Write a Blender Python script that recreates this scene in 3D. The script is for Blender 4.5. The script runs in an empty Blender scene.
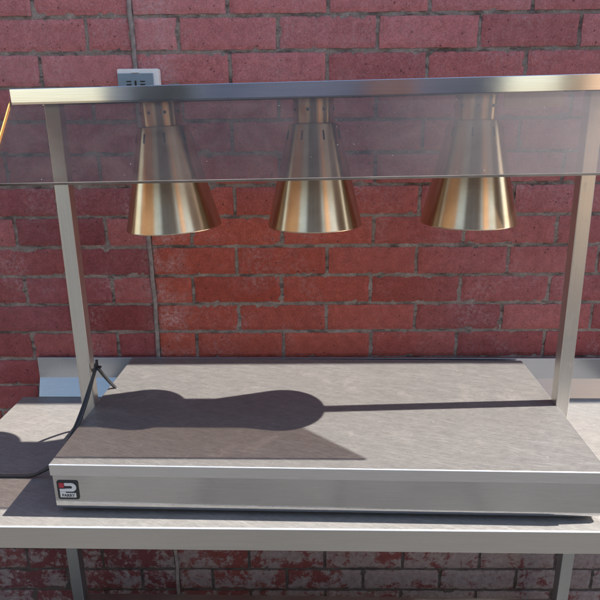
import bpy, bmesh, math, random
from mathutils import Vector, Matrix, noise as mnoise
random.seed(7)
scn = bpy.context.scene
C = scn.collection
R = math.radians

# ------------------------------------------------------------------ helpers
def link(name, me, mats, parent=None):
    o = bpy.data.objects.new(name, me)
    C.objects.link(o)
    for m in (mats if isinstance(mats, (list, tuple)) else [mats]):
        me.materials.append(m)
    if parent: o.parent = parent
    return o

def obj(name, bm, mats, parent=None, smooth=None):
    bmesh.ops.recalc_face_normals(bm, faces=bm.faces[:])
    me = bpy.data.meshes.new(name)
    bm.to_mesh(me); bm.free()
    o = link(name, me, mats, parent)
    if smooth:
        me.polygons.foreach_set('use_smooth', [True]*len(me.polygons))
        me.set_sharp_from_angle(angle=R(smooth))
        if smooth < 50:
            md = o.modifiers.new('weighted', 'WEIGHTED_NORMAL'); md.keep_sharp = True; md.weight = 100
    return o

def tag(o, label=None, cat=None, group=None, kind=None):
    if label: o['label'] = label
    if cat: o['category'] = cat
    if group: o['group'] = group
    if kind: o['kind'] = kind
    return o

def empty(name, loc=(0, 0, 0)):
    o = bpy.data.objects.new(name, None); C.objects.link(o)
    o.location = loc; o.empty_display_size = .05
    return o

def box(bm, x0, x1, y0, y1, z0, z1, bev=0.0, seg=2, mi=0, M=None):
    t = bmesh.new()
    bmesh.ops.create_cube(t, size=1)
    for v in t.verts:
        v.co = Vector(((x0+x1)/2+v.co.x*(x1-x0), (y0+y1)/2+v.co.y*(y1-y0), (z0+z1)/2+v.co.z*(z1-z0)))
    if bev > 0:
        bmesh.ops.bevel(t, geom=t.edges[:], offset=bev, segments=seg, affect='EDGES', profile=.5)
    merge(bm, t, mi, M)

def merge(bm, t, mi=0, M=None):
    if M is not None: bmesh.ops.transform(t, matrix=M, verts=t.verts[:])
    vm = {v: bm.verts.new(v.co) for v in t.verts}
    for f in t.faces:
        try: nf = bm.faces.new([vm[v] for v in f.verts])
        except ValueError: continue
        nf.material_index = mi; nf.smooth = f.smooth
    t.free()

def prism_x(bm, pts, x0, x1, mi=0, M=None, xs=None):
    """profile of (y,z) points extruded along x; xs optionally mitres the start per point"""
    t = bmesh.new()
    a = [t.verts.new((x0, p[0], p[1])) for p in pts]
    b = [t.verts.new((x1, p[0], p[1])) for p in pts]
    n = len(pts)
    for i in range(n):
        t.faces.new([a[i], a[(i+1) % n], b[(i+1) % n], b[i]])
    t.faces.new(a[::-1]); t.faces.new(b)
    merge(bm, t, mi, M)

def round_poly(pts, r, seg=4):
    """round the corners of a closed 2D polygon, r = radius or list"""
    out = []; n = len(pts)
    for i, p in enumerate(pts):
        rr = r[i] if isinstance(r, (list, tuple)) else r
        if rr <= 0: out.append(p); continue
        a = Vector(pts[i-1]); b = Vector(p); c = Vector(pts[(i+1) % n])
        u = (a-b).normalized(); w = (c-b).normalized()
        ang = u.angle(w); d = rr/math.tan(ang/2)
        s = b+u*d; e = b+w*d; cen = b+(u+w).normalized()*(rr/math.sin(ang/2))
        a0 = math.atan2(s.y-cen.y, s.x-cen.x); a1 = math.atan2(e.y-cen.y, e.x-cen.x)
        da = (a1-a0+math.pi) % (2*math.pi)-math.pi
        for k in range(seg+1):
            t = a0+da*k/seg
            out.append((cen.x+rr*math.cos(t), cen.y+rr*math.sin(t)))
    return out

def lathe(bm, prof, n=96, mi=0, M=None, closed=False):
    t = bmesh.new(); rings = []
    for r, z in prof:
        if r < 1e-6: rings.append([t.verts.new((0, 0, z))])
        else: rings.append([t.verts.new((r*math.cos(2*math.pi*k/n), r*math.sin(2*math.pi*k/n), z)) for k in range(n)])
    prs = list(zip(rings, rings[1:]))
    if closed: prs.append((rings[-1], rings[0]))
    for a, b in prs:
        for k in range(n):
            k2 = (k+1) % n
            if len(a) == 1 and len(b) == 1: continue
            if len(a) == 1: t.faces.new([a[0], b[k2], b[k]])
            elif len(b) == 1: t.faces.new([a[k], a[k2], b[0]])
            else: t.faces.new([a[k], a[k2], b[k2], b[k]])
    merge(bm, t, mi, M)

def catmull(P, m=8):
    P = [Vector(p) for p in P]; Q = [2*P[0]-P[1]]+P+[2*P[-1]-P[-2]]; out = []
    for i in range(1, len(Q)-2):
        for k in range(m):
            t = k/m; a, b, c, d = Q[i-1:i+3]
            out.append(.5*((2*b)+(c-a)*t+(2*a-5*b+4*c-d)*t*t+(3*b-a-3*c+d)*t**3))
    out.append(P[-1]); return out

def tube(bm, P, r, n=12, mi=0):
    nrm = None; rings = []
    for i, p in enumerate(P):
        d = (P[min(i+1, len(P)-1)]-P[max(i-1, 0)]).normalized()
        if nrm is None: nrm = d.orthogonal().normalized()
        nrm = (nrm-d*nrm.dot(d)).normalized(); b = d.cross(nrm)
        rings.append([bm.verts.new(p+r*(math.cos(2*math.pi*k/n)*nrm+math.sin(2*math.pi*k/n)*b)) for k in range(n)])
    for a, b in zip(rings, rings[1:]):
        for k in range(n):
            f = bm.faces.new([a[k], a[(k+1) % n], b[(k+1) % n], b[k]]); f.material_index = mi
    for rg in (rings[0][::-1], rings[-1]):
        f = bm.faces.new(rg); f.material_index = mi

# ------------------------------------------------------------------ materials
class NT:
    def __init__(s, name):
        s.m = bpy.data.materials.new(name); s.m.use_nodes = True
        s.t = s.m.node_tree; s.t.nodes.clear()
        s.out = s.t.nodes.new('ShaderNodeOutputMaterial')
    def n(s, typ, **kw):
        nd = s.t.nodes.new(typ)
        for k, v in kw.items():
            if k.startswith('i_'): nd.inputs[k[2:].replace('_', ' ')].default_value = v
            else: setattr(nd, k, v)
        return nd
    def l(s, a, b): s.t.links.new(a, b)
    def obj(s): return s.n('ShaderNodeTexCoord').outputs['Object']
    def mapping(s, scale=(1, 1, 1), rot=(0, 0, 0), loc=(0, 0, 0), src=None):
        v = src or s.obj()
        if any(rot):                                   # turn first, stretch afterwards
            r = s.n('ShaderNodeMapping'); r.inputs['Rotation'].default_value = rot
            s.l(v, r.inputs['Vector']); v = r.outputs[0]
        m = s.n('ShaderNodeMapping'); m.inputs['Scale'].default_value = scale; m.inputs['Location'].default_value = loc
        s.l(v, m.inputs['Vector']); return m.outputs[0]
    def noise(s, vec, scale, detail=4, rough=.55, dist=0):
        n = s.n('ShaderNodeTexNoise'); n.inputs['Scale'].default_value = scale
        n.inputs['Detail'].default_value = detail; n.inputs['Roughness'].default_value = rough
        n.inputs['Distortion'].default_value = dist
        s.l(vec, n.inputs['Vector']); return n.outputs['Fac']
    def ramp(s, fac, stops):
        r = s.n('ShaderNodeValToRGB'); e = r.color_ramp.elements
        while len(e) < len(stops): e.new(.5)
        for el, (p, c) in zip(e, stops):
            el.position = p; el.color = (c if isinstance(c, tuple) else (c, c, c))+(1,)
        s.l(fac, r.inputs[0]); return r.outputs[0]
    def math(s, op, a, b=None, c=None, clamp=False):
        m = s.n('ShaderNodeMath', operation=op); m.use_clamp = clamp
        for i, v in enumerate((a, b, c)):
            if v is None: continue
            if isinstance(v, (int, float)): m.inputs[i].default_value = v
            else: s.l(v, m.inputs[i])
        return m.outputs[0]
    def mix(s, fac, a, b, mode='MIX'):
        m = s.n('ShaderNodeMix', data_type='RGBA', blend_type=mode); m.clamp_factor = True
        for sock, v in ((m.inputs[0], fac), (m.inputs[6], a), (m.inputs[7], b)):
            if isinstance(v, (int, float)): sock.default_value = v
            elif isinstance(v, tuple): sock.default_value = v+(1,)
            else: s.l(v, sock)
        return m.outputs[2]
    def bump(s, h, strength, dist, prev=None):
        b = s.n('ShaderNodeBump'); b.inputs['Strength'].default_value = strength
        b.inputs['Distance'].default_value = dist; s.l(h, b.inputs['Height'])
        if prev is not None: s.l(prev, b.inputs['Normal'])
        return b.outputs[0]
    def pr(s, color, rough, metal=0, normal=None, **kw):
        p = s.n('ShaderNodeBsdfPrincipled')
        for k, v in (('Base Color', color), ('Roughness', rough), ('Metallic', metal)):
            if isinstance(v, tuple): v = v+(1,)
            if isinstance(v, (int, float, tuple)): p.inputs[k].default_value = v
            else: s.l(v, p.inputs[k])
        for k, v in kw.items():
            k = k.replace('_', ' ')
            if isinstance(v, (int, float, tuple)): p.inputs[k].default_value = v
            else: s.l(v, p.inputs[k])
        if normal is not None: s.l(normal, p.inputs['Normal'])
        s.l(p.outputs[0], s.out.inputs[0]); return p

def scratches(t, src, scale=1.0, angles=(12, 24, 33, -20, 68)):
    acc = None
    for i, a in enumerate(angles):
        v = t.mapping(scale=(13*scale, 800*scale, 60), rot=(0, 0, R(a)), loc=(i*3.1, i*1.7, 0), src=src)
        n = t.noise(v, 1.0, 3, .65, .6)
        s_ = t.math('MULTIPLY', t.ramp(n, [(.555, 0.0), (.70, 1.0)]), (1, .8, .9, .45, .3)[i])
        acc = s_ if acc is None else t.math('MAXIMUM', acc, s_)
    return acc

def steel_worktop(name, base, rough, metal=.85, dens=1.0):
    t = NT(name); o = t.obj()
    sc = scratches(t, o)
    big = t.noise(o, 5, 4, .6); mid = t.noise(t.mapping(scale=(1, 1.6, 1), rot=(0, 0, R(-25)), src=o), 48, 6, .78, .5)
    fine = t.noise(t.mapping(scale=(60, 480, 100), rot=(0, 0, R(25)), src=o), 1, 3, .7)
    swirl = t.noise(t.mapping(scale=(70, 330, 30), rot=(0, 0, R(28)), src=o), 1, 6, .8, .8)
    v = t.math('ADD', t.math('MULTIPLY', mid, .74), t.math('MULTIPLY', swirl, .26))
    col = t.ramp(v, [(.3, tuple(c*.78 for c in base)), (.7, tuple(min(1, c*1.20) for c in base))])
    col = t.mix(t.math('MULTIPLY', sc, .50), col, tuple(min(1, c*2.3) for c in base))
    # separate longer scratches and bright nicks
    for a, th_ in ((29, .69), (12, .70)):
        lv = t.noise(t.mapping(scale=(9, 900, 60), rot=(0, 0, R(a)), loc=(a, 2.2, 0), src=o), 1.0, 2, .5, .8)
        col = t.mix(t.math('MULTIPLY', t.ramp(lv, [(th_, 0.0), (th_+.06, 1.0)]), .30), col, tuple(min(1, c*2.6) for c in base))
    nk = t.noise(t.mapping(scale=(120, 260, 60), rot=(0, 0, R(25)), src=o), 1, 2, .6)
    col = t.mix(t.ramp(nk, [(.70, 0.0), (.76, .6)]), col, tuple(min(1, c*2.4) for c in base))
    # dried water marks and grease
    st = t.ramp(t.noise(o, 11, 5, .7, .6), [(.56, 0.0), (.66, 1.0)])
    col = t.mix(t.math('MULTIPLY', st, .16), col, (.42, .38, .34))
    rg = t.math('ADD', t.math('MULTIPLY', big, .12), rough-.06)
    rg = t.math('ADD', rg, t.math('MULTIPLY', sc, .12))
    h = t.math('ADD', t.math('MULTIPLY', sc, .6), t.math('MULTIPLY', fine, .5))
    b = t.bump(h, .22, .0005)
    b = t.bump(mid, .10, .002, b)
    t.pr(col, rg, metal, b, Specular_IOR_Level=.45)
    return t.m

def steel_brushed(name, base, rough, along='x', metal=1.0, bump=.12, wave=.0, stain=.1):
    t = NT(name); o = t.obj()
    sc = {'x': (3, 700, 700), 'z': (700, 700, 3)}[along]
    br = t.noise(t.mapping(scale=sc, src=o), 1, 3, .6)
    big = t.noise(o, 6, 4, .6); sm = t.noise(o, 60, 5, .7)
    col = t.ramp(br, [(.3, tuple(c*.93 for c in base)), (.7, tuple(min(1, c*1.05) for c in base))])
    st = t.ramp(sm, [(.58, 0.0), (.72, 1.0)])
    col = t.mix(t.math('MULTIPLY', st, stain), col, (.33, .29, .24))
    rg = t.math('ADD', t.math('MULTIPLY', big, .14), rough-.07)
    rg = t.math('ADD', rg, t.math('MULTIPLY', st, .15 if stain else 0.0))
    b = t.bump(br, bump, .0004)
    if wave: b = t.bump(t.noise(o, 3.0, 2, .5), wave, .02, b)
    t.pr(col, rg, metal, b)
    return t.m

def mat_shade():
    t = NT('spun_brass_coloured_metal'); o = t.obj()
    g = t.noise(t.mapping(scale=(14, 14, 900), src=o), 1, 3, .6)
    sm = t.noise(o, 40, 4, .65)
    col = t.ramp(sm, [(.3, (.62, .465, .30)), (.7, (.73, .555, .375))])
    tan = t.n('ShaderNodeTangent', direction_type='RADIAL', axis='Z')
    b = t.bump(g, .10, .0004)
    rg = t.math('ADD', t.math('MULTIPLY', t.noise(o, 9, 3, .5), .10), .20)
    t.pr(col, rg, 1.0, b, Anisotropic=.75, Anisotropic_Rotation=0.25, Tangent=tan.outputs[0])
    return t.m

def mat_plain(name, col, rough, metal=0, noise=.08, scale=40, bump=0):
    t = NT(name); o = t.obj()
    n = t.noise(o, scale, 4, .6)
    c = t.ramp(n, [(.3, tuple(x*(1-noise) for x in col)), (.7, tuple(min(1, x*(1+noise)) for x in col))])
    t.pr(c, rough, metal, t.bump(n, bump, .001) if bump else None)
    return t.m

def mat_glass():
    t = NT('smoked_glass'); o = t.obj()
    tr = t.n('ShaderNodeBsdfTransparent'); tr.inputs[0].default_value = (.71, .65, .605, 1)
    gl = t.n('ShaderNodeBsdfGlossy'); gl.inputs['Roughness'].default_value = .03
    fr = t.n('ShaderNodeFresnel'); bf = t.n('ShaderNodeNewGeometry').outputs['Backfacing']
    t.l(t.math('SUBTRACT', 1.5, t.math('MULTIPLY', bf, .83333)), fr.inputs['IOR'])
    mx = t.n('ShaderNodeMixShader'); t.l(fr.outputs[0], mx.inputs[0]); t.l(tr.outputs[0], mx.inputs[1]); t.l(gl.outputs[0], mx.inputs[2])
    # thin film of dust, smears and water spots
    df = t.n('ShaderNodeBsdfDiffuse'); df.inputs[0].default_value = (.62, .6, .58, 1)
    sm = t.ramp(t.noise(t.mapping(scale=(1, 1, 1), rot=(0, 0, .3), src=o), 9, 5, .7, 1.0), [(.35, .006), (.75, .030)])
    vo = t.n('ShaderNodeTexVoronoi'); vo.inputs['Scale'].default_value = 110; t.l(o, vo.inputs['Vector'])
    rnd = t.n('ShaderNodeSeparateColor'); t.l(vo.outputs['Color'], rnd.inputs[0])
    spot = t.math('MULTIPLY', t.math('LESS_THAN', vo.outputs['Distance'], t.math('MULTIPLY', t.math('POWER', rnd.outputs[1], 3), .13)), t.math('GREATER_THAN', rnd.outputs[0], .75))
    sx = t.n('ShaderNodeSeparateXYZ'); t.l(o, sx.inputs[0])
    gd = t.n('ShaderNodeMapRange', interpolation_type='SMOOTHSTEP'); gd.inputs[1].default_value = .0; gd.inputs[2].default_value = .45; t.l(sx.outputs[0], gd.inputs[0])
    sm = t.math('ADD', sm, t.math('MULTIPLY', gd.outputs[0], .085))      # sky reflection painted as a veil, paler towards the right end
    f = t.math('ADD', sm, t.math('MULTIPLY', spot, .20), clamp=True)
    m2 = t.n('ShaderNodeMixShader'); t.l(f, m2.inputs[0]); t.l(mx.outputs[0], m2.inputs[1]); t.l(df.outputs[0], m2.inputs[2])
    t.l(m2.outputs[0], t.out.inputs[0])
    return t.m

def mat_brick():
    t = NT('red_brick'); o = t.obj()
    isl = t.n('ShaderNodeNewGeometry').outputs['Random Per Island']
    sep = t.n('ShaderNodeSeparateXYZ'); t.l(o, sep.inputs[0]); X, Z = sep.outputs[0], sep.outputs[2]
    dark = t.ramp(isl, [(0, (.205, .044, .044)), (.2, (.310, .082, .075)), (.45, (.235, .052, .056)), (.7, (.345, .098, .090)), (.85, (.27, .07, .075)), (1, (.155, .036, .042))])
    dusty = t.ramp(isl, [(0, (.385, .130, .130)), (.3, (.455, .165, .168)), (.55, (.400, .125, .120)), (.8, (.47, .190, .195)), (1, (.330, .100, .100))])
    hz = t.n('ShaderNodeMapRange', interpolation_type='SMOOTHSTEP'); hz.inputs[1].default_value = 1.30; hz.inputs[2].default_value = 2.02
    t.l(t.math('ADD', Z, t.math('MULTIPLY', t.noise(o, 3.5, 3, .5), .5)), hz.inputs[0])
    col = t.mix(hz.outputs[0], dark, dusty)
    # second tone, cloudy over the wall
    cl = t.noise(o, 2.2, 3, .5)
    col = t.mix(t.ramp(cl, [(.4, 0.0), (.65, .30)]), col, (.46, .20, .205))
    # redder bricks right of the movement joint, with warm bounced sunlight painted in
    a = t.n('ShaderNodeMapRange', interpolation_type='SMOOTHSTEP'); a.inputs[1].default_value = -.442; a.inputs[2].default_value = -.438; t.l(X, a.inputs[0])
    b = t.n('ShaderNodeMapRange', interpolation_type='SMOOTHSTEP'); b.inputs[1].default_value = .55; b.inputs[2].default_value = -.15; t.l(X, b.inputs[0])
    c = t.n('ShaderNodeMapRange', interpolation_type='SMOOTHSTEP'); c.inputs[1].default_value = 1.62; c.inputs[2].default_value = 1.30; t.l(Z, c.inputs[0])
    red_bounce = t.math('MULTIPLY', t.math('MULTIPLY', a.outputs[0], b.outputs[0]), c.outputs[0])
    col = t.mix(t.math('MULTIPLY', red_bounce, .92), col, t.ramp(isl, [(0, (.33, .066, .044)), (.5, (.42, .095, .062)), (1, (.37, .085, .060))]))
    # speckle and sandy grain
    gr = t.noise(o, 420, 3, .7); col = t.mix(.6, col, t.ramp(gr, [(.3, .22), (.7, .78)]), 'OVERLAY')
    mott = t.noise(o, 45, 5, .65); col = t.mix(.35, col, t.ramp(mott, [(.3, .25), (.7, .8)]), 'OVERLAY')
    # dark pits
    vo = t.n('ShaderNodeTexVoronoi'); vo.inputs['Scale'].default_value = 150; vo.inputs['Randomness'].default_value = 1
    t.l(t.mapping(scale=(1, .3, 1), src=o), vo.inputs['Vector'])
    rc = t.n('ShaderNodeSeparateColor'); t.l(vo.outputs['Color'], rc.inputs[0])
    pit = t.math('MULTIPLY', t.math('LESS_THAN', vo.outputs['Distance'], t.math('MULTIPLY', t.math('POWER', rc.outputs[1], 4), .40)), t.math('GREATER_THAN', rc.outputs[0], .88))
    col = t.mix(t.math('MULTIPLY', pit, .65), col, (.06, .022, .026))
    fl = t.ramp(t.noise(o, 260, 4, .8), [(.60, 0.0), (.70, .55)]); col = t.mix(fl, col, (.13, .035, .045))
    # pale bloom (efflorescence)
    n1 = t.noise(o, 6, 5, .6); n2 = t.noise(o, 95, 5, .75)
    ef = t.math('MULTIPLY', t.ramp(n1, [(.50, 0.0), (.68, 1.0)]), t.ramp(n2, [(.45, 0.0), (.68, 1.0)]))
    col = t.mix(t.math('MULTIPLY', ef, .55), col, (.56, .42, .44))
    # a light dusty film everywhere
    jd = t.math('ABSOLUTE', t.math('SUBTRACT', X, -.405))
    near = t.n('ShaderNodeMapRange', interpolation_type='SMOOTHSTEP'); near.inputs[1].default_value = .085; near.inputs[2].default_value = .0; t.l(jd, near.inputs[0])
    ef2 = t.math('MULTIPLY', t.math('MULTIPLY', near.outputs[0], t.ramp(t.noise(o, 120, 5, .8), [(.42, 0.0), (.62, 1.0)])), t.ramp(t.noise(o, 13, 4, .6), [(.42, 0.0), (.60, 1.0)]))
    col = t.mix(t.math('MULTIPLY', ef2, .7), col, (.60, .46, .47))
    n3 = t.noise(o, 170, 4, .8)
    col = t.mix(t.math('MULTIPLY', t.ramp(n3, [(.5, 0.0), (.75, .42)]), t.math('ADD', t.math('MULTIPLY', hz.outputs[0], .8), .2)), col, (.58, .38, .40))
    # flaking white paint on the lowest courses
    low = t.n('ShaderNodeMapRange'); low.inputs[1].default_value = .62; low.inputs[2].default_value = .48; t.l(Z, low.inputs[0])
    p1 = t.noise(o, 9, 6, .72, .5); p2 = t.noise(o, 55, 6, .8)
    pf = t.math('ADD', t.math('MULTIPLY', p1, .68), t.math('MULTIPLY', p2, .32))
    pf = t.math('ADD', pf, t.math('MULTIPLY', X, .05))
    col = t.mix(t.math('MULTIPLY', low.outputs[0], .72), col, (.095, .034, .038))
    pm = t.math('MULTIPLY', t.ramp(pf, [(.465, 0.0), (.51, 1.0)]), low.outputs[0])
    col = t.mix(t.math('MULTIPLY', pm, .66), col, t.ramp(p2, [(.3, (.17, .152, .148)), (.7, (.40, .375, .36))]))
    h = t.math('ADD', t.math('MULTIPLY', gr, .35), t.math('MULTIPLY', mott, .8))
    h = t.math('SUBTRACT', h, t.math('MULTIPLY', pit, 1.0))
    t.pr(col, .92, 0, t.bump(h, .7, .0022), Specular_IOR_Level=.25)
    return t.m

def mat_mortar():
    t = NT('grey_mortar'); o = t.obj()
    n = t.noise(o, 28, 5, .7); g = t.noise(o, 330, 4, .7)
    col = t.ramp(n, [(.3, (.21, .17, .15)), (.55, (.33, .27, .24)), (.75, (.47, .40, .355))])
    col = t.mix(.5, col, t.ramp(g, [(.3, .2), (.7, .8)]), 'OVERLAY')
    sep = t.n('ShaderNodeSeparateXYZ'); t.l(o, sep.inputs[0])
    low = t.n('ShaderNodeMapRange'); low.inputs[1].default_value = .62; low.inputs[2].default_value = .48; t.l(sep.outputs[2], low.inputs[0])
    dk = t.ramp(t.noise(t.mapping(scale=(1, 1, 2.5), src=o), 16, 4, .7), [(.50, 0.0), (.62, .75)])
    col = t.mix(dk, col, (.075, .060, .058))
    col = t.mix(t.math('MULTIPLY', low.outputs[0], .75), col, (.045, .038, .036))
    t.pr(col, .95, 0, t.bump(t.math('ADD', g, n), .8, .003), Specular_IOR_Level=.2)
    return t.m

M_BRICK = mat_brick(); M_MORTAR = mat_mortar()
M_TOP = steel_worktop('scratched_steel_worktop', (.235, .223, .209), .42, metal=.28)
M_PLATE = steel_worktop('scratched_steel_hotplate', (.168, .161, .153), .40, metal=.28)
M_FASCIA = steel_brushed('brushed_steel_fascia', (.56, .555, .55), .09, 'x', wave=.14, stain=.0)
M_LIP = steel_brushed('dull_steel_lip', (.66, .645, .63), .34, 'x', metal=.85, stain=.03)
M_HEM = mat_plain('painted_highlight_hem', (.68, .72, .77), .38, .45, .1)  # pale bluish colour paints the highlight along the front folds
M_EDGE = steel_brushed('dull_steel_edge', (.58, .56, .53), .34, 'x', wave=.05, stain=.06)
M_POST = steel_brushed('brushed_steel_tube', (.66, .64, .60), .32, 'z', metal=.9)
M_RAIL = steel_brushed('polished_steel_rail', (.70, .69, .72), .11, 'x', bump=.04, stain=.0)
M_UP = steel_brushed('steel_upstand', (.40, .425, .465), .26, 'x', metal=.9, bump=.08, stain=0)
M_LEG = steel_brushed('steel_leg', (.36, .37, .37), .38, 'z', metal=.9)
M_SHADE = mat_shade()
M_DARK = mat_plain('dark_void', (.02, .018, .016), .7)
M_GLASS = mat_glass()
M_AMBER = mat_plain('sun_glow_glass_edge', (.95, .58, .16), .25, 0, .05)  # amber colour paints the sunlit glow of the pane's edge
M_PALE = mat_plain('ground_glass_edge', (.20, .18, .17), .22, 0, .5, 9)
M_CABLE = mat_plain('black_rubber_cable', (.022, .023, .026), .42)
M_WHITE = mat_plain('white_plastic', (.78, .79, .78), .4, 0, .04)
M_BLUEGREY = mat_plain('blue_grey_metal_plate', (.20, .27, .33), .35, .2, .06)
M_BLACK = mat_plain('black_badge', (.02, .021, .024), .35)
M_RED = mat_plain('red_badge_print', (.42, .03, .05), .4)
M_BADGEW = mat_plain('white_badge_print', (.66, .67, .67), .4)
M_SEAL = mat_plain('weathered_sealant', (.25, .21, .195), .85, 0, .35, 70, .5)
M_BULB = mat_plain('frosted_bulb', (.75, .72, .68), .2)
M_FOOT = mat_plain('black_rubber_foot', (.02, .02, .02), .6)

# ------------------------------------------------------------------ world axes
# y = 0 is the face of the brick wall, -y is towards the camera, z = 0 the ground
ZT = .900        # table top
ZP = 1.0065      # top of the heated base
TY = -.0137      # the table stands slightly askew to the wall
PY = -.0285
RT = Matrix.Rotation(TY, 4, 'Z'); RP = Matrix.Rotation(PY, 4, 'Z')

# ------------------------------------------------------------------ setting: ground
def mat_ground():
    t = NT('concrete_paving'); o = t.obj()
    n = t.noise(o, 1.5, 6, .65); g = t.noise(o, 60, 4, .7)
    c = t.ramp(n, [(.3, (.072, .072, .072)), (.7, (.122, .122, .120))])
    c = t.mix(.3, c, t.ramp(g, [(.3, .25), (.7, .75)]), 'OVERLAY')
    br = t.n('ShaderNodeTexBrick'); br.inputs['Scale'].default_value = 1.0
    br.inputs['Brick Width'].default_value = .6; br.inputs['Row Height'].default_value = .6
    br.inputs['Mortar Size'].default_value = .006; br.offset = 0
    br.inputs['Color1'].default_value = (1, 1, 1, 1); br.inputs['Color2'].default_value = (.85, .85, .85, 1); br.inputs['Mortar'].default_value = (.25, .25, .25, 1)
    t.l(o, br.inputs['Vector'])
    c = t.mix(1.0, c, br.outputs[0], 'MULTIPLY')
    t.pr(c, .9, 0, t.bump(g, .4, .003))
    return t.m
bm = bmesh.new()
vs = [bm.verts.new(p) for p in ((-60, -60, 0), (60, -60, 0), (60, 60, 0), (-60, 60, 0))]; bm.faces.new(vs)
tag(obj('ground', bm, mat_ground()), kind='structure')

# ------------------------------------------------------------------ brick wall
wall = empty('brick_wall', (0, 0, 0))
tag(wall, 'red brick wall with grey mortar joints rising behind the steel table', 'wall')
Z0 = 1.819; H = .075; J = .0088
WX0, WX1 = -2.6, 3.4; JX = -.4405
def brick(bm, x0, x1, z0, z1):
    """one brick: worn, slightly irregular face with rounded arrises"""
    vis = (x0 < 1.1 and x1 > -1.1)
    nx = max(2, int((x1-x0)/.009)) if vis else 3
    nz = 7 if vis else 2
    dy = random.uniform(-.0012, .0012); tz = random.uniform(-.0009, .0009); tx = random.uniform(-.001, .001)
    ph = [random.uniform(0, 6.28) for _ in range(6)]
    def wob(s, k): return .0005*math.sin(s*70+ph[k])+.0004*math.sin(s*190+ph[k+1])+random.uniform(-.0005, .0005)
    grid = []
    for j in range(nz+1):
        row = []
        for i in range(nx+1):
            u = i/nx; w = j/nz
            x = x0+(x1-x0)*u+tx*(w-.5); z = z0+(z1-z0)*w+tz
            if vis:
                if j in (0, nz): z += wob(x, 0 if j else 2)
                if i in (0, nx): x += wob(z*1.3, 4)
            y = dy-.0
            e = 0
            if i in (0, nx) or j in (0, nz): e = .0020
            if vis and e: e += .0028*max(0, mnoise.noise(Vector((x*45, 9.1, z*45+ph[0]))))
            if vis and e and random.random() < .04: e += .003
            row.append(bm.verts.new((x, y+e+(random.uniform(-.0003, .0003) if vis else 0), z)))
        grid.append(row)
    for j in range(nz):
        for i in range(nx):
            bm.faces.new([grid[j][i], grid[j][i+1], grid[j+1][i+1], grid[j+1][i]])
    # returns into the joint
    loop = [grid[0][i] for i in range(nx+1)]+[grid[j][nx] for j in range(1, nz+1)]+[grid[nz][i] for i in range(nx-1, -1, -1)]+[grid[j][0] for j in range(nz-1, 0, -1)]
    back = [bm.verts.new((v.co.x, .03, v.co.z)) for v in loop]
    n = len(loop)
    for i in range(n):
        bm.faces.new([loop[i], back[i], back[(i+1) % n], loop[(i+1) % n]])
bmw = bmesh.new()
for k in range(-8, 24):
    zt_ = Z0-k*H-J/2; zb_ = Z0-(k+1)*H+J/2
    off = .1125 if k % 2 == 0 else 0.0
    # right of the movement joint
    xs = [JX+.006]; x = math.ceil((JX+.03-off)/.225)*.225+off
    while x < WX1: xs.append(x+random.uniform(-.0022, .0022)); x += .225
    for i in range(len(xs)-1):
        brick(bmw, xs[i]+(J/2 if i else 0), xs[i+1]-J/2, zb_, zt_)
    xl = -.5462 if k % 2 == 0 else -.6570
    xs = [JX-.006]; x = xl
    while x > WX0: xs.append(x+random.uniform(-.0022, .0022)); x -= .2235
    for i in range(len(xs)-1):
        brick(bmw, xs[i+1]+J/2, xs[i]-(J/2 if i else 0), zb_, zt_)
o = obj('brickwork', bmw, M_BRICK, wall)
# mortar bed: a wavy recessed sheet, plus body of the wall
bm = bmesh.new()
nx, nz = 700, 290
ztop, zbot = Z0+8*H, .0
rows = []
for j in range(nz+1):
    z = zbot+(ztop-zbot)*j/nz
    rows.append([bm.verts.new((WX0+(WX1-WX0)*i/nx, .0040+.0028*mnoise.noise(Vector(((WX0+(WX1-WX0)*i/nx)*26, 3.3, z*40)))+random.uniform(-.0010, .0010), z)) for i in range(nx+1)])
for j in range(nz):
    for i in range(nx): bm.faces.new([rows[j][i], rows[j][i+1], rows[j+1][i+1], rows[j+1][i]])
obj('mortar', bm, M_MORTAR, wall, smooth=80)
bm = bmesh.new(); box(bm, WX0, WX1, .031, .22, 0, ztop)
obj('wall_core', bm, M_MORTAR, wall)
# vertical movement joint filled with sealant
bm = bmesh.new(); P = []
zz = .0
while zz < ztop:
    P.append(Vector((JX+.0012*math.sin(zz*23)+.0008*math.sin(zz*61), .0005+.0008*math.sin(zz*41), zz))); zz += .02
tube(bm, P, .0052, 10)
obj('movement_joint', bm, M_SEAL, wall, smooth=60)

# ------------------------------------------------------------------ wall socket
sk = empty('wall_socket', (-.428, 0, 1.6765))
tag(sk, 'blue-grey electrical socket in a white surround fixed to the brick wall above the rail', 'socket')
bm = bmesh.new(); box(bm, -.048, .046, -.024, -.001, -.032, .0315, .003)
obj('back_box', bm, M_WHITE, sk, smooth=40)
bm = bmesh.new(); box(bm, -.0465, .034, -.0275, -.0245, -.031, .0215, .0012)
fp = obj('faceplate', bm, M_BLUEGREY, sk, smooth=40)
bm = bmesh.new()
for x0, x1, z0, z1 in ((-.0085, -.0045, -.006, .006), (-.027, -.016, -.004, -.001), (.004, .015, -.004, -.001), (-.027, -.016, .003, .0055), (.004, .015, .003, .0055)):
    box(bm, x0, x1, -.0282, -.0278, z0, z1)
obj('pin_hole', bm, M_DARK, fp)
bm = bmesh.new(); box(bm, -.014, .002, -.0285, -.024, .0225, .0250, .0006)
obj('catch', bm, M_WHITE, sk)

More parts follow.
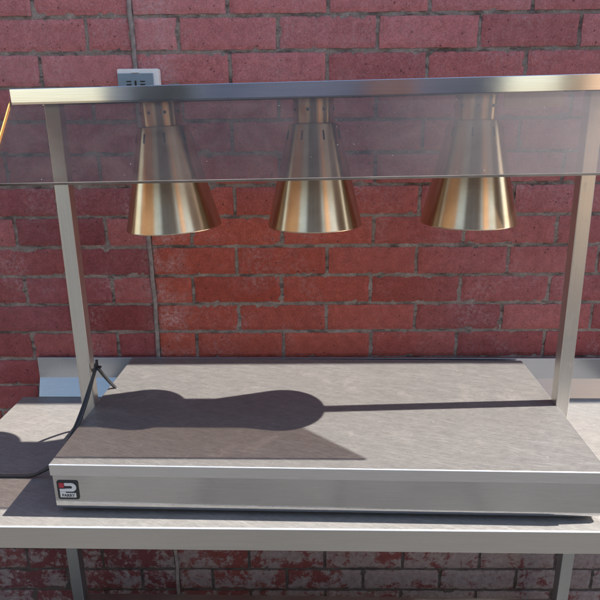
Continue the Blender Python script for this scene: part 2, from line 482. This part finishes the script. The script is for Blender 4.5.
# ------------------------------------------------------------------ table
tab = empty('steel_table', (-.02, -.3, 0))
tab_off = Matrix.Translation((.02, .3, 0))
TM = tab_off @ RT                   # build in wall coordinates, then express relative to the Empty
tag(tab, 'stainless steel catering table with rear upstand, standing against the brick wall', 'table')
TX0, TX1, TF, TB = -.7997, .765, -.5629, -.044
bm = bmesh.new()
prof = round_poly([(TB, ZT), (TF, ZT), (TF, ZT-.0471), (TF+.012, ZT-.0471), (TF+.012, ZT-.0455), (TF+.0015, ZT-.0455), (TF+.0015, ZT-.0015), (TB, ZT-.0015)],
                  [0, .0028, .0015, 0, 0, 0, 0, 0], 4)
prism_x(bm, prof, TX0, TX1, 0, TM)
# end folds
for xe, s in ((TX0, 1), (TX1, -1)):
    x0, x1 = sorted((xe, xe+s*.0015))
    box(bm, x0-.001*s, x1-.001*s, TF+.003, TB, ZT-.046, ZT-.0016, 0, 1, 0, TM)
o = obj('tabletop', bm, M_TOP, tab, smooth=35)
o.data.materials.append(M_EDGE)
o.data.materials.append(M_HEM)
for p in o.data.polygons:
    if abs(p.normal.z) < .985: p.material_index = 2 if p.normal.z > .25 else 1
# stiffener and dark underside
bm = bmesh.new(); box(bm, TX0+.03, TX1-.03, TF+.03, TB-.02, ZT-.026, ZT-.0025, 0, 1, 0, TM)
obj('top_core', bm, M_LEG, tab)
# upstand with its folded-back lip
UH = .104
bm = bmesh.new()
prof = round_poly([(TB+.0012, ZT-.040), (TB+.0012, ZT+.001), (TB+.0200, ZT+.048), (TB+.0205, ZT+UH), (TB+.0300, ZT+UH), (TB+.0300, ZT+UH-.010), (TB+.0285, ZT+UH-.010), (TB+.0285, ZT+UH-.0015), (TB+.0220, ZT+UH-.0015), (TB+.0215, ZT+.0475), (TB+.0027, ZT+.0005), (TB+.0027, ZT-.040)],
                  [0, .001, .001, .0012, .0012, 0, 0, 0, 0, 0, 0, 0], 3)
prism_x(bm, prof, -.757, TX1, 0, TM)
obj('upstand', bm, M_UP, tab, smooth=35)
bm = bmesh.new()
prism_x(bm, [(TB+.0028, ZT), (TB+.0217, ZT+.047), (TB+.0222, ZT+UH-.003), (TB+.0280, ZT+UH-.003), (TB+.0280, ZT)], -.756, -.7545, 0, TM)
obj('upstand_end', bm, M_UP, tab); bm = bmesh.new()
prism_x(bm, [(TB+.0028, ZT), (TB+.0217, ZT+.047), (TB+.0222, ZT+UH-.003), (TB+.0280, ZT+UH-.003), (TB+.0280, ZT)], TX1-.003, TX1-.0015, 0, TM)
obj('upstand_end', bm, M_UP, tab)
def leg(x, y, name='leg'):
    bm = bmesh.new(); box(bm, x-.016, x+.016, y-.016, y+.016, .035, ZT-.028, .003, 2, 0, TM)
    l = obj(name, bm, M_LEG, tab, smooth=40)
    bm = bmesh.new(); lathe(bm, [(0, 0), (.018, 0), (.020, .004), (.018, .02), (.012, .034), (0, .034)], 24, 0, TM @ Matrix.Translation((x, y, 0)))
    obj('foot', bm, M_FOOT, l, smooth=40)
for x, y in ((-.696, -.098), (.648, -.098), (-.745, -.520), (.70, -.520)): leg(x, y)
SZ = .303
bm = bmesh.new()
prof = round_poly([(-.085, SZ), (-.53, SZ), (-.53, SZ-.03), (-.5285, SZ-.03), (-.5285, SZ-.0015), (-.0865, SZ-.0015), (-.0865, SZ-.03), (-.085, SZ-.03)], [.002, .002, 0, 0, 0, 0, 0, 0], 3)
prism_x(bm, prof, -.685, .643, 0, TM)
obj('undershelf', bm, M_EDGE, tab, smooth=35)

# ------------------------------------------------------------------ heated gantry
g = empty('heated_gantry', (-.005, -.29, ZT))
G = Matrix.Translation((.005, .29, -ZT))
GP = G @ RP
tag(g, 'stainless steel food warmer with heated base, smoked glass screen and three brass-coloured lamps', 'food warmer')
PX0, PX1, PF, PB = -.5045, .4937, -.5345, -.0350
FZ = ZT+.0085
# body of the base
bm = bmesh.new()
prism_x(bm, [(PF+.003, ZP-.0225), (PF+.003, FZ+.013), (PF+.0034, FZ+.009), (PF+.0046, FZ+.005), (PF+.0062, FZ+.002), (PF+.0085, FZ), (PB-.014, FZ), (PB-.014, ZP-.0225)], PX0+.003, PX1-.003, 0, GP)
body = obj('base', bm, M_FASCIA, g, smooth=35)
# lid: folded sheet with a lip all round and its front edge highlight painted pale
bm = bmesh.new()
t = bmesh.new(); bmesh.ops.create_cube(t, size=1)
for v in t.verts: v.co = Vector(((PX0+PX1)/2+v.co.x*(PX1-PX0), (PF+PB)/2+v.co.y*(PB-PF), ZP-.0115+v.co.z*.023))
bmesh.ops.bevel(t, geom=[e for e in t.edges if all(v.co.z > ZP-.01 for v in e.verts)], offset=.0026, segments=4, affect='EDGES', profile=.5)
bmesh.ops.bevel(t, geom=[e for e in t.edges if abs(e.verts[0].co.z-e.verts[1].co.z) > .015], offset=.0015, segments=2, affect='EDGES', profile=.5)
merge(bm, t, 0, GP)
lid = obj('hotplate', bm, M_PLATE, g, smooth=35)
lid.data.materials.append(M_FASCIA)
lid.data.materials.append(M_HEM); lid.data.materials[1] = M_LIP
for p in lid.data.polygons:
    if p.normal.z < .98: p.material_index = 2 if (p.normal.z > .2 and p.center.y < -.2) else 1
for x, y in ((-.46, -.49), (.455, -.49), (-.46, -.09), (.455, -.09)):
    bm = bmesh.new(); lathe(bm, [(0, ZT+.0005), (.014, ZT+.0005), (.016, ZT+.004), (.013, ZT+.0083), (0, ZT+.0083)], 24, 0, GP @ Matrix.Translation((x, y, 0)))
    obj('foot', bm, M_FOOT, g, smooth=40)
# maker's badge
BX, BZ = -.4755, ZP-.0545
BM = GP @ Matrix.Translation((BX, PF+.003, BZ)) @ Matrix.Rotation(R(90), 4, 'X') @ Matrix.Scale(1.02, 4)   # local x right, y up, z out
def flat(bm, pts, z0, z1, mi=0):
    t = bmesh.new(); a = [t.verts.new((p[0], p[1], z0)) for p in pts]; b = [t.verts.new((p[0], p[1], z1)) for p in pts]; n = len(pts)
    for i in range(n): t.faces.new([a[i], a[(i+1) % n], b[(i+1) % n], b[i]])
    t.faces.new(a[::-1]); t.faces.new(b); merge(bm, t, mi, BM)
bm = bmesh.new(); flat(bm, round_poly([(-.0195, -.0195), (.0195, -.0195), (.0195, .0195), (-.0195, .0195)], .004), 0.0002, .0012)
badge = obj('badge', bm, M_BLACK, g)
bm = bmesh.new()
def arcp(cx, cy, r, a0, a1, n=10): return [(cx+r*math.cos(R(a0+(a1-a0)*k/n)), cy+r*math.sin(R(a0+(a1-a0)*k/n))) for k in range(n+1)]
# upper band that bends round on the right and returns to the left
outer = [(-.0055, .0145)]+arcp(.0070, .0058, .0087, 90, -90, 14)+[(-.0150, -.0029)]
inner = [(-.0150, .0024), (-.0055, .0024)]+[(-.0055, .0030)]+arcp(.0055, .0060, .0028, -90, 90, 8)+[(-.0055, .0088)]
flat(bm, outer+inner, .0012, .0018)
flat(bm, [(-.0150, -.0036), (-.0045, -.0036), (-.0045, -.0060), (.0140, -.0060), (.0140, -.0150), (-.0150, -.0150)], .0012, .0018)
obj('badge_mark', bm, M_BADGEW, badge)
bm = bmesh.new(); flat(bm, [(-.0155, .0050), (-.0065, .0050), (-.0065, .0145), (-.0155, .0145)], .0012, .0019)
obj('badge_square', bm, M_RED, badge)
cu = bpy.data.curves.new('lettering', 'FONT'); cu.body = 'PARRY'; cu.size = .0078; cu.align_x = 'CENTER'; cu.extrude = .0001; cu.offset = .0002
tmp = bpy.data.objects.new('lettering_source', cu); C.objects.link(tmp)
bpy.context.view_layer.update()
me = bpy.data.meshes.new_from_object(tmp.evaluated_get(bpy.context.evaluated_depsgraph_get()))
bpy.data.objects.remove(tmp); bpy.data.curves.remove(cu)
me.transform(BM @ Matrix.Translation((-.0002, -.0135, .0020)))
me.materials.clear()
link('lettering', me, M_BLACK, badge)

# uprights
def post(xb, lean, top):
    bm = bmesh.new(); t = bmesh.new(); bmesh.ops.create_cube(t, size=1)
    for v in t.verts:
        z = (v.co.z+.5); v.co = Vector((xb+v.co.x*.028+lean*z, -.282+v.co.y*.028-.015*xb*0, ZT+.012+z*(top-ZT-.012)))
    bmesh.ops.bevel(t, geom=t.edges[:], offset=.0018, segments=3, affect='EDGES', profile=.5)
    merge(bm, t, 0, G); return obj('post', bm, M_POST, g, smooth=40)
post(-.5245, .001, 1.632); post(.4975, -.012, 1.647)

# canopy rail, glass and lamps share a slight tilt: the right end sits a little higher
def tiltM(slope, z0=1.636): 
    return G @ Matrix.Translation((0, 0, z0)) @ Matrix.Rotation(-slope, 4, 'Y') @ Matrix.Rotation(-.013, 4, 'Z')
RM = tiltM(.0150, 1.6370)
bm = bmesh.new()
yf, yb, hh, th = -.350, -.222, .0268, .0015
prof = round_poly([(yf, 0), (yf, hh), (yb, hh), (yb, 0), (yb-th, 0), (yb-th, hh-th), (yf+th, hh-th), (yf+th, 0)], [0, .0012, .0012, 0, 0, 0, 0, 0], 4)
prism_x(bm, prof, -.5705, .5400, 0, RM)
for x0 in (-.5720, .5402):
    box(bm, x0, x0+.0014, yf+.0024, yb-.0024, .0015, hh-.0016, 0, 1, 0, RM)
obj('canopy_rail', bm, M_RAIL, g, smooth=35)
# mounting channel inside the rail
bm = bmesh.new()
box(bm, -.555, .525, -.325, -.247, .010, .0235, .001, 2, 0, RM)
obj('mounting_channel', bm, M_LEG, g, smooth=35)
bm = bmesh.new()
box(bm, .328, .438, -.262, -.2585, -.026, .0095, .001, 2, 0, RM)
obj('terminal_cover', bm, mat_plain('peach_reflection_steel', (.88, .62, .44), .35, .5), g, smooth=35)  # peach reflection painted into the cover's colour

# sloping glass
GM = tiltM(.0120, 1.6360)
a = Vector((-.3445, 0)); b = Vector((-.470, -.1300)); d = (b-a).normalized(); nn = Vector((d.y, -d.x)); nn = nn if nn.x < 0 else -nn
gt = .006
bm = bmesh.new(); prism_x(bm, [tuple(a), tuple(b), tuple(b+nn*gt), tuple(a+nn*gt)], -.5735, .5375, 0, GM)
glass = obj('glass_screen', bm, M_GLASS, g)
bm = bmesh.new()
prism_x(bm, [tuple(a), tuple(b), tuple(b+nn*gt), tuple(a+nn*gt)], -.5752, -.5738, 0, GM)
obj('left_edge', bm, M_AMBER, glass)
bm = bmesh.new(); b2 = b+d*.0003; b3 = b+d*.0011
prism_x(bm, [tuple(b2), tuple(b3), tuple(b3+nn*gt), tuple(b2+nn*gt)], -.5752, .5375, 0, GM)
obj('lower_edge', bm, M_PALE, glass)

# lamps
def lamp_meshes():
    zt_, zb_, rt_, rb_ = -.0450, -.2350, .0470, .0925
    th = .0011; K = 14
    outer = [(rt_-.006, zt_+.0008), (rt_-.001, zt_)]
    outer += [(rt_+(rb_-rt_)*k/K, zt_-.001+(zb_-zt_+.001)*k/K) for k in range(K+1)]
    outer += [(rb_+.0006, zb_-.0012), (rb_+.0002, zb_-.0024), (rb_-.0012, zb_-.0022)]
    inner = [(r-th, z-.0002) for r, z in reversed(outer[1:-3])]+[(rt_-.007, zt_-.001)]
    bm = bmesh.new(); lathe(bm, outer+inner, 128, 0, None, True)
    sl = math.atan2(rb_-rt_, zt_-zb_)
    for k in range(8):
        a = R(-90+22.5+45*k-9)
        zc = zt_-.020; rc = rt_+(rb_-rt_)*(zt_-zc)/(zt_-zb_)+.0002
        Mx = Matrix.Rotation(a, 4, 'Z') @ Matrix.Translation((rc, 0, zc)) @ Matrix.Rotation(-sl, 4, 'Y')
        box(bm, -.0003, .0004, -.0014, .0014, -.0085, .0085, 0, 1, 1, Mx)
    s = bm
    bm = bmesh.new(); lathe(bm, [(.0385, zt_+.0006), (.0388, zt_+.003), (.0388, -.002), (.0380, 0), (.030, 0.0)], 96)
    for k in range(8):
        a = R(-90+22.5+45*k)
        Mx = Matrix.Rotation(a, 4, 'Z') @ Matrix.Translation((.0389, 0, -.020)) @ Matrix.Rotation(R(90), 4, 'Y')
        lathe(bm, [(0, .0004), (.0030, .0004), (.0030, -.0003)], 16, 1, Mx)
    c = bm
    bm = bmesh.new()
    lathe(bm, [(0, -.205), (.030, -.200), (.045, -.185), (.0475, -.170), (.040, -.150), (.022, -.115), (.0135, -.095), (.0135, -.07), (0, -.07)], 40)
    bl = bm
    bm = bmesh.new(); lathe(bm, [(0, -.0), (.018, 0), (.018, -.088), (.0138, -.0895)], 32)
    return s, c, bl, bm
s, c, bl, hd = lamp_meshes()
L0 = tiltM(.0120, 1.6360)
def place(i, x, tilt):
    return L0 @ Matrix.Translation((x, -.285, .001)) @ Matrix.Rotation(R(tilt), 4, 'Y') @ Matrix.Rotation(R(i*7), 4, 'Z')
spots = [(-.3200, -2.0), (-.0325, 0), (.2700, .6)]
shade0 = obj('heat_lamp', s, [M_SHADE, M_DARK], g, smooth=40)
collar0 = obj('collar', c, [M_SHADE, M_DARK], shade0, smooth=40)
bulb0 = obj('bulb', bl, M_BULB, shade0, smooth=60)
hold0 = obj('bulb_holder', hd, M_DARK, shade0, smooth=40)
for i, (x, tl) in enumerate(spots):
    if i == 0: sh = shade0
    else:
        sh = shade0.copy(); C.objects.link(sh); sh.parent = g
        for ch in (collar0, bulb0, hold0):
            cc = ch.copy(); C.objects.link(cc); cc.parent = sh
    sh.matrix_local = place(i, x, tl)
# power cable: leaves the base at the rear, is tied to the post and drops to the table
bm = bmesh.new()
def W(*p): return G @ Vector(p)
cab = catmull([W(-.470, -.212, .990), W(-.4960, -.205, 1.012), W(-.5035, -.245, 1.060), W(-.4960, -.292, 1.098), W(-.4945, -.3035, 1.108), W(-.4975, -.3060, 1.094), W(-.5050, -.3200, 1.068), W(-.5140, -.3460, 1.034), W(-.5260, -.3760, .998),
               W(-.5450, -.3960, .962), W(-.5720, -.4020, .930), W(-.6080, -.4020, .9080), W(-.6480, -.4010, .9045), W(-.6850, -.4000, .9045), W(-.76, -.392, .9045), W(-.83, -.375, .895), W(-.86, -.36, .80), W(-.865, -.35, .5)], 10)
tube(bm, cab, .0037, 12)
cable = obj('power_cable', bm, M_CABLE, g, smooth=60)
bm = bmesh.new()
cab2 = catmull([W(-.4935, -.3040, 1.112), W(-.5010, -.3240, 1.072), W(-.5090, -.3520, 1.034), W(-.5205, -.3830, .998), W(-.5420, -.4030, .958), W(-.5720, -.4070, .928), W(-.6060, -.4000, .9078)], 10)
tube(bm, cab2, .0031, 12)
obj('cable_loop', bm, M_CABLE, cable, smooth=60)
bm = bmesh.new()
tie = catmull([W(-.4930+.0085*math.cos(a), -.3050+.0085*math.sin(a), 1.100+.003*math.cos(a)) for a in [k*math.pi/5 for k in range(11)]], 4)
tube(bm, tie, .0022, 8)
tube(bm, catmull([W(-.4925, -.307, 1.100), W(-.4890, -.311, 1.112), W(-.4885, -.312, 1.122)], 5), .0030, 8)
obj('cable_tie', bm, M_CABLE, cable, smooth=60)

# ------------------------------------------------------------------ unseen buildings added behind the camera for the metal to reflect
def render_mat(name, a, b):
    t = NT(name); o = t.obj(); n = t.noise(o, 3, 6, .7); g2 = t.noise(o, 60, 3, .7)
    t.pr(t.ramp(n, [(.3, a), (.7, b)]), .9, 0, t.bump(g2, .4, .004)); return t.m
hs = empty('reflection_house', (-.6, -7.5, 0))  # added out of view to fill the rail's reflection
tag(hs, 'unseen grey rendered building with dark windows, added for the steel to mirror', 'reflection_house')
bm = bmesh.new(); box(bm, -2.3, 2.9, -3.0, 0, 0, 5.6)
obj('reflection_house_wall', bm, render_mat('grey_render', (.25, .25, .29), (.33, .33, .38)), hs)
hs_roof = render_mat('felt_roof', (.05, .045, .045), (.09, .08, .08))
bm = bmesh.new(); prism_x(bm, [(.35, 5.6), (-1.5, 7.4), (-3.35, 5.6)], -2.5, 3.1)
obj('roof', bm, render_mat('dark_roof_tile', (.05, .045, .045), (.09, .08, .08)), hs)
wood = render_mat('brown_timber', (.34, .17, .13), (.48, .27, .21))
gls = mat_plain('window_glass', (.03, .035, .04), .08)
for x, z, ww, wh in ((-1.5, 1.0, 1.0, 1.3), (-1.5, 3.5, 1.0, 1.3), (1.7, 3.5, 1.1, 1.3), (-.2, 3.5, .8, 1.3)):
    bm = bmesh.new(); box(bm, x-ww/2, x+ww/2, .002, .05, z, z+wh); wn = obj('window', bm, M_WHITE, hs)
    bm = bmesh.new(); box(bm, x-ww/2+.07, x+ww/2-.07, .051, .06, z+.07, z+wh-.07); obj('pane', bm, gls, wn)
bm = bmesh.new(); box(bm, 1.1, 1.75, .002, .06, 0, 2.1, .005); dr = obj('door', bm, wood, hs)
bm = bmesh.new(); box(bm, 1.62, 1.68, .061, .11, .98, 1.10, .008); obj('handle', bm, M_RAIL, dr)
for nm, lab, X0, Y0, rz, L, hh_, ca, cb in (('reflection_shed_left', 'unseen brown timber shed at the left, added for the lamp shades to mirror', -4.3, -2.6, 8, 1.5, 3.4, (.15, .105, .07), (.23, .165, .11)),
                                           ('reflection_shed_right', 'unseen dark boarded shed at the right, added for the lamp shades to mirror', 6.4, -2.9, 0, 1.4, 3.6, (.10, .065, .045), (.17, .11, .075))):
    sh_ = empty(nm, (X0, Y0, 0)); sh_.rotation_euler = (0, 0, R(rz)); tag(sh_, lab, 'shed')  # added out of view to put streaks in the lamp shades
    wm = render_mat(nm+'_boards', ca, cb)
    bm = bmesh.new(); y_ = -L
    while y_ < L-.01:                      # upright lapped boards
        box(bm, -.9, .9+random.uniform(-.008, .008), y_, y_+.142, 0, hh_, 0); y_ += .15
    obj('boards', bm, wm, sh_)
    bm = bmesh.new(); prism_x(bm, [(-L-.1, hh_+.002), (0, hh_+.5), (L+.1, hh_+.002)], -1.0, 1.0)
    obj('roof', bm, hs_roof, sh_)
gw = empty('reflection_wall', (3.75, -6.4, 0)); gw.rotation_euler = (0, 0, R(-38))  # added out of view for warm reflections in rail and lamps
tag(gw, 'unseen tall sandstone wall, added for a peach reflection at the right of the steel', 'wall')
bm = bmesh.new(); box(bm, -1.6, 2.9, -.3, 0, 0, 4.6); obj('masonry', bm, render_mat('warm_sandstone', (.52, .33, .19), (.66, .45, .28)), gw)
bm = bmesh.new(); box(bm, -1.65, 2.95, -.35, .05, 4.602, 4.70, .01); obj('coping', bm, render_mat('pale_coping', (.40, .36, .30), (.5, .46, .4)), gw)

# ------------------------------------------------------------------ light
sun_dir = Vector((-.4875, -.0260, -.5190)).normalized()        # travel direction of the sunlight
elev = math.asin(-sun_dir.z); to = -sun_dir
az = math.atan2(to.x, to.y)
w = bpy.data.worlds.new('World'); scn.world = w; w.use_nodes = True
nt = w.node_tree; bg = nt.nodes['Background']
sky = nt.nodes.new('ShaderNodeTexSky'); sky.sky_type = 'NISHITA'; sky.sun_disc = False
sky.sun_elevation = elev; sky.sun_rotation = az; sky.air_density = 1.2; sky.dust_density = .8; sky.altitude = 50
nt.links.new(sky.outputs[0], bg.inputs[0]); bg.inputs[1].default_value = .105
sd = bpy.data.lights.new('sun', 'SUN'); sd.energy = 5.0; sd.angle = R(.53); sd.color = (1.0, .95, .88)
so = bpy.data.objects.new('sun', sd); C.objects.link(so)
so.rotation_euler = sun_dir.to_track_quat('-Z', 'Y').to_euler(); so.location = (3, 0, 5)

# ------------------------------------------------------------------ camera
def cam_axes(p, y, r):
    cy, sy, cp, sp, cr, sr = math.cos(y), math.sin(y), math.cos(p), math.sin(p), math.cos(r), math.sin(r)
    f = Vector((sy*cp, cy*cp, -sp)); rt = Vector((cy, -sy, 0)); up = rt.cross(f)
    return cr*rt+sr*up, -sr*rt+cr*up, f
rt, up, f = cam_axes(.3012, -.0135, -.0088)
cd = bpy.data.cameras.new('camera'); co = bpy.data.objects.new('camera', cd); C.objects.link(co)
co.matrix_world = Matrix(((rt.x, up.x, -f.x, -.0483), (rt.y, up.y, -f.y, -1.4709), (rt.z, up.z, -f.z, 1.6112), (0, 0, 0, 1)))
cd.sensor_width = 36; cd.sensor_height = 36; cd.lens = 36*604.2/600; cd.clip_start = .02; cd.clip_end = 300
scn.camera = co
scn.view_settings.view_transform = 'Standard'; scn.view_settings.look = 'None'
scn.view_settings.exposure = 1.35; scn.view_settings.gamma = 1
scn.render.resolution_x = 1024; scn.render.resolution_y = 1024
